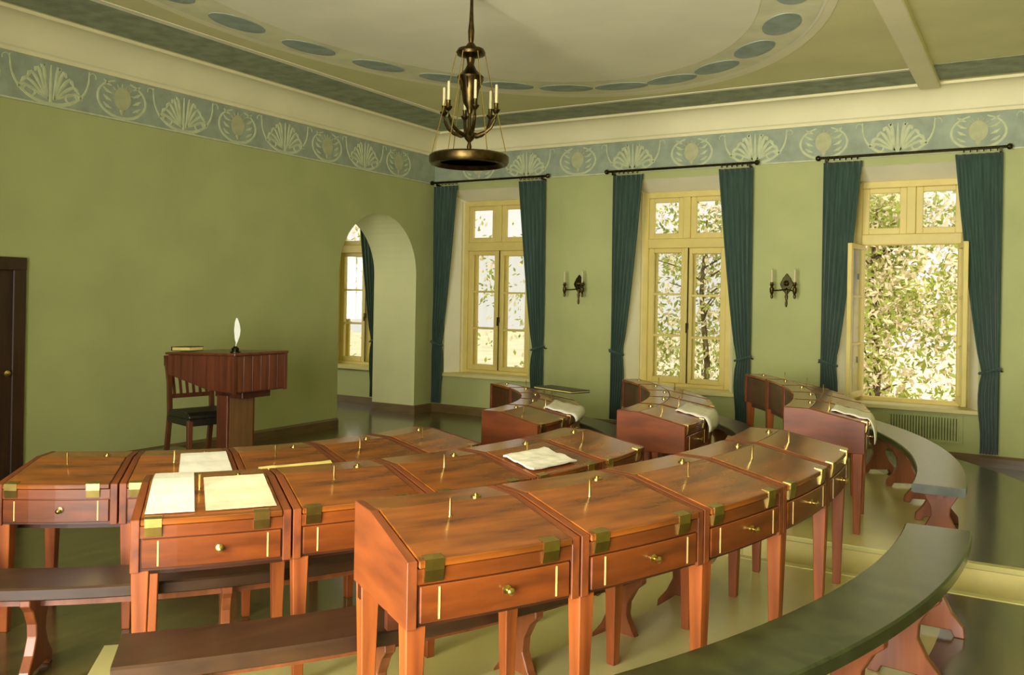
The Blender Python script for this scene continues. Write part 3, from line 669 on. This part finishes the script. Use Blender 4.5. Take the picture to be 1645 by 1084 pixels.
iw = empty('quill_stand', (1.76, -5.42, 1.215)); tag(iw, 'small dark inkwell holding a white quill on the lectern', 'quill')
MB().lathe([(.045, 0), (.045, .012), (.03, .016), (.034, .04), (.02, .05), (.015, .06), (0, .06)], (0, 0, 0), 16).build('inkwell', 'dark_metal', iw, smooth=True)
q = [(0, 0), (.014, .03), (.03, .08), (.036, .13), (.028, .18), (.008, .235), (-.004, .24), (-.016, .20), (-.022, .13), (-.014, .05)]
mb = MB().prism([(x + .008, z + .075) for x, z in q], 'y', -.003, .003); fe = mb.build('feather', 'feather', iw); fe.rotation_euler = (0, 0, rad(31)); fe.location = (0, 0, 0)
sh = MB().tube([(0, 0, .03), (.008, 0, .10), (.014, .0, .20), (.01, 0, .30)], .004, 6).build('quill_shaft', 'feather', iw); sh.rotation_euler = (0, 0, rad(31))
bk = empty('closed_book', (1.12, -5.42, 1.206)); bk.rotation_euler = (0, rad(-1.9), rad(6)); tag(bk, 'dark closed book lying on the back of the lectern top', 'book')
MB().box((-.11, -.08, .006), (.105, .08, .034)).build('page_block', 'old_paper', bk); MB().box((-.115, -.085, 0), (.115, .085, .006)).box((-.115, -.085, .034), (.115, .085, .04)).box((-.118, -.085, 0), (-.108, .085, .04)).build('cover', 'leather', bk)

# ------------------------------------------------------------------ papers on the desks
def sheet(row, c, a0, a1, r0, r1, over, lab, mat='paper', th=.004, wob=.004):
    """sheet lying on a lid between radii r0..r1 (from the desk back), optionally hanging 'over' the front edge"""
    R = RF[row]; rb = R - DEP; z0 = HT[row]; T = .165
    def top(r): return HB if r < rb + T else HB + (HF - HB) * (r - rb - T) / (DEP - T)
    path = []; n = 8
    for i in range(n + 1):
        r = rb + r0 + (r1 - r0) * i / n; path.append((r, top(r) + .005 + wob + wob * math.sin(i * 1.7)))
    if over:
        rr = rb + r1; zz = path[-1][1]
        for i in range(1, 7):
            t = i / 6; path.append((rr + .045 * math.sin(t * PI * .55), zz - over * t ** 1.5))
    m_ = 6; vs_ = []; fs = []; k = len(path)
    for j in range(m_ + 1):
        a = rad(a0 + (a1 - a0) * j / m_)
        for i, (r, z) in enumerate(path):
            w = wob * math.sin(j * 1.3 + i * .6); vs_.append((c[0] + r * math.cos(a), c[1] + r * math.sin(a), z0 + z + abs(w)))
    for j in range(m_):
        for i in range(k - 1): p = j * k + i; fs.append((p, p + 1, p + k + 1, p + k))
    o = MB().add(vs_, fs).build('paper_sheet', mat, None, smooth=bool(over), ang=60); md = o.modifiers.new('thickness', 'SOLIDIFY'); md.thickness = th; md.offset = 1
    tag(o, lab, 'paper', 'loose papers on the desks')
sheet('M', CN, -13.0, -7.4, .27, .49, 0, 'white paper sheet lying on the middle row desk near the aisle', th=.008)
sheet('M', CN, -41.7, -38.85, .02, .50, 0, 'large white sheet added to whiten the left half of the leftmost middle row desk', th=.0015, wob=.001)  # this and the next two: sheets added so two desk lids read white
sheet('M', CN, -38.2, -33.9, .16, .50, 0, 'large cream sheet added to whiten the right half of the leftmost middle row desk', 'cream_sheet', th=.0015, wob=.001)
sheet('I', CN, -40.4, -34.2, .16, .50, 0, 'white sheet added to whiten the right half of the second inner row desk', th=.0015, wob=.001)
sheet('I', CN, -31, -21.5, .43, .535, 0, 'yellowed paper strip on the front edge of an inner row desk', 'old_paper', .012)
sheet('A', CF, 4.2, 9.2, .30, .540, .17, 'white paper curling over the front edge of the outer desk by the windows')
sheet('M', CF, 6, 15, .32, .540, .11, 'white paper curling over the front edge of the middle desk by the windows')
sheet('I', CF, 12, 26, .30, .540, .06, 'white paper drooping over the front edge of the inner desk by the windows')
a = rad(40); rr = RF['I'] - .16
pf = empty('portfolio', (CF[0] + rr * math.cos(a), CF[1] + rr * math.sin(a), HB + .004), rad(-22)); tag(pf, 'dark flat portfolio jutting beyond the inner desk by the windows', 'portfolio')
MB().box((-.22, -.12, .012), (.36, .12, .02)).build('cover', 'leather', pf, bevel=.003); MB().box((-.21, -.115, .02), (.34, .115, .03)).build('page_block', 'old_paper', pf); MB().box((-.22, -.12, .03), (.36, .12, .037)).build('front_cover', 'leather', pf, bevel=.003)

# ------------------------------------------------------------------ garden outside the windows
o = MB().box((-40, .7, -1.6), (40, 60, -1.3)).build('ground', 'ground_out'); struct(o, 'pale sunlit ground of the garden outside')
def tree(x, y, h, r, n, seed, lab, pale=.5, leaf=.085, base=-1.3):
    rng = random.Random(seed); t = empty('garden_tree', (x, y, base)); tag(t, lab, 'tree', 'trees in the garden outside')
    MB().tube([(0, 0, 0), (.1, .05, h * .3), (-.05, 0, h * .6), (.05, 0, h * .9)], [.09, .07, .05, .02], 8).build('trunk', 'bark', t, smooth=True)
    br = MB()
    for k in range(9):
        a = rng.uniform(0, 2 * PI); z = h * rng.uniform(.2, .8); l = r * rng.uniform(.5, .9)
        br.tube([(0, 0, z), (l * .5 * math.cos(a), l * .5 * math.sin(a), z + l * .3), (l * math.cos(a), l * math.sin(a), z + l * .45)], [.025, .018, .008], 5)
    br.build('branches', 'bark', t)
    cl = [(rng.gauss(0, r * .5), rng.gauss(0, r * .4), h * rng.uniform(.08, 1.0), rng.uniform(.25, .6)) for _ in range(46)]
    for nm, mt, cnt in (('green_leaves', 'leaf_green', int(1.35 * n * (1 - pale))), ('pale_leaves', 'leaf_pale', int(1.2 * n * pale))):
        vs_ = []; fs = []
        for _ in range(cnt):
            q = rng.choice(cl); p = Vector((q[0] + rng.gauss(0, q[3]), q[1] + rng.gauss(0, q[3]), max(.05, q[2] + rng.gauss(0, q[3]))))
            u = Vector((rng.gauss(0, 1), rng.gauss(0, 1), rng.gauss(0, 1))).normalized(); w = u.orthogonal().normalized(); l = leaf * rng.uniform(.5, 1.2)
            i = len(vs_); vs_ += [p - u * l, p + w * l * .42, p + u * l, p - w * l * .42]; fs.append((i, i + 1, i + 2, i + 3))
        me = bpy.data.meshes.new(nm); me.from_pydata([tuple(v) for v in vs_], [], fs); o = place(nm, me, mt, t); o['kind'] = 'stuff'
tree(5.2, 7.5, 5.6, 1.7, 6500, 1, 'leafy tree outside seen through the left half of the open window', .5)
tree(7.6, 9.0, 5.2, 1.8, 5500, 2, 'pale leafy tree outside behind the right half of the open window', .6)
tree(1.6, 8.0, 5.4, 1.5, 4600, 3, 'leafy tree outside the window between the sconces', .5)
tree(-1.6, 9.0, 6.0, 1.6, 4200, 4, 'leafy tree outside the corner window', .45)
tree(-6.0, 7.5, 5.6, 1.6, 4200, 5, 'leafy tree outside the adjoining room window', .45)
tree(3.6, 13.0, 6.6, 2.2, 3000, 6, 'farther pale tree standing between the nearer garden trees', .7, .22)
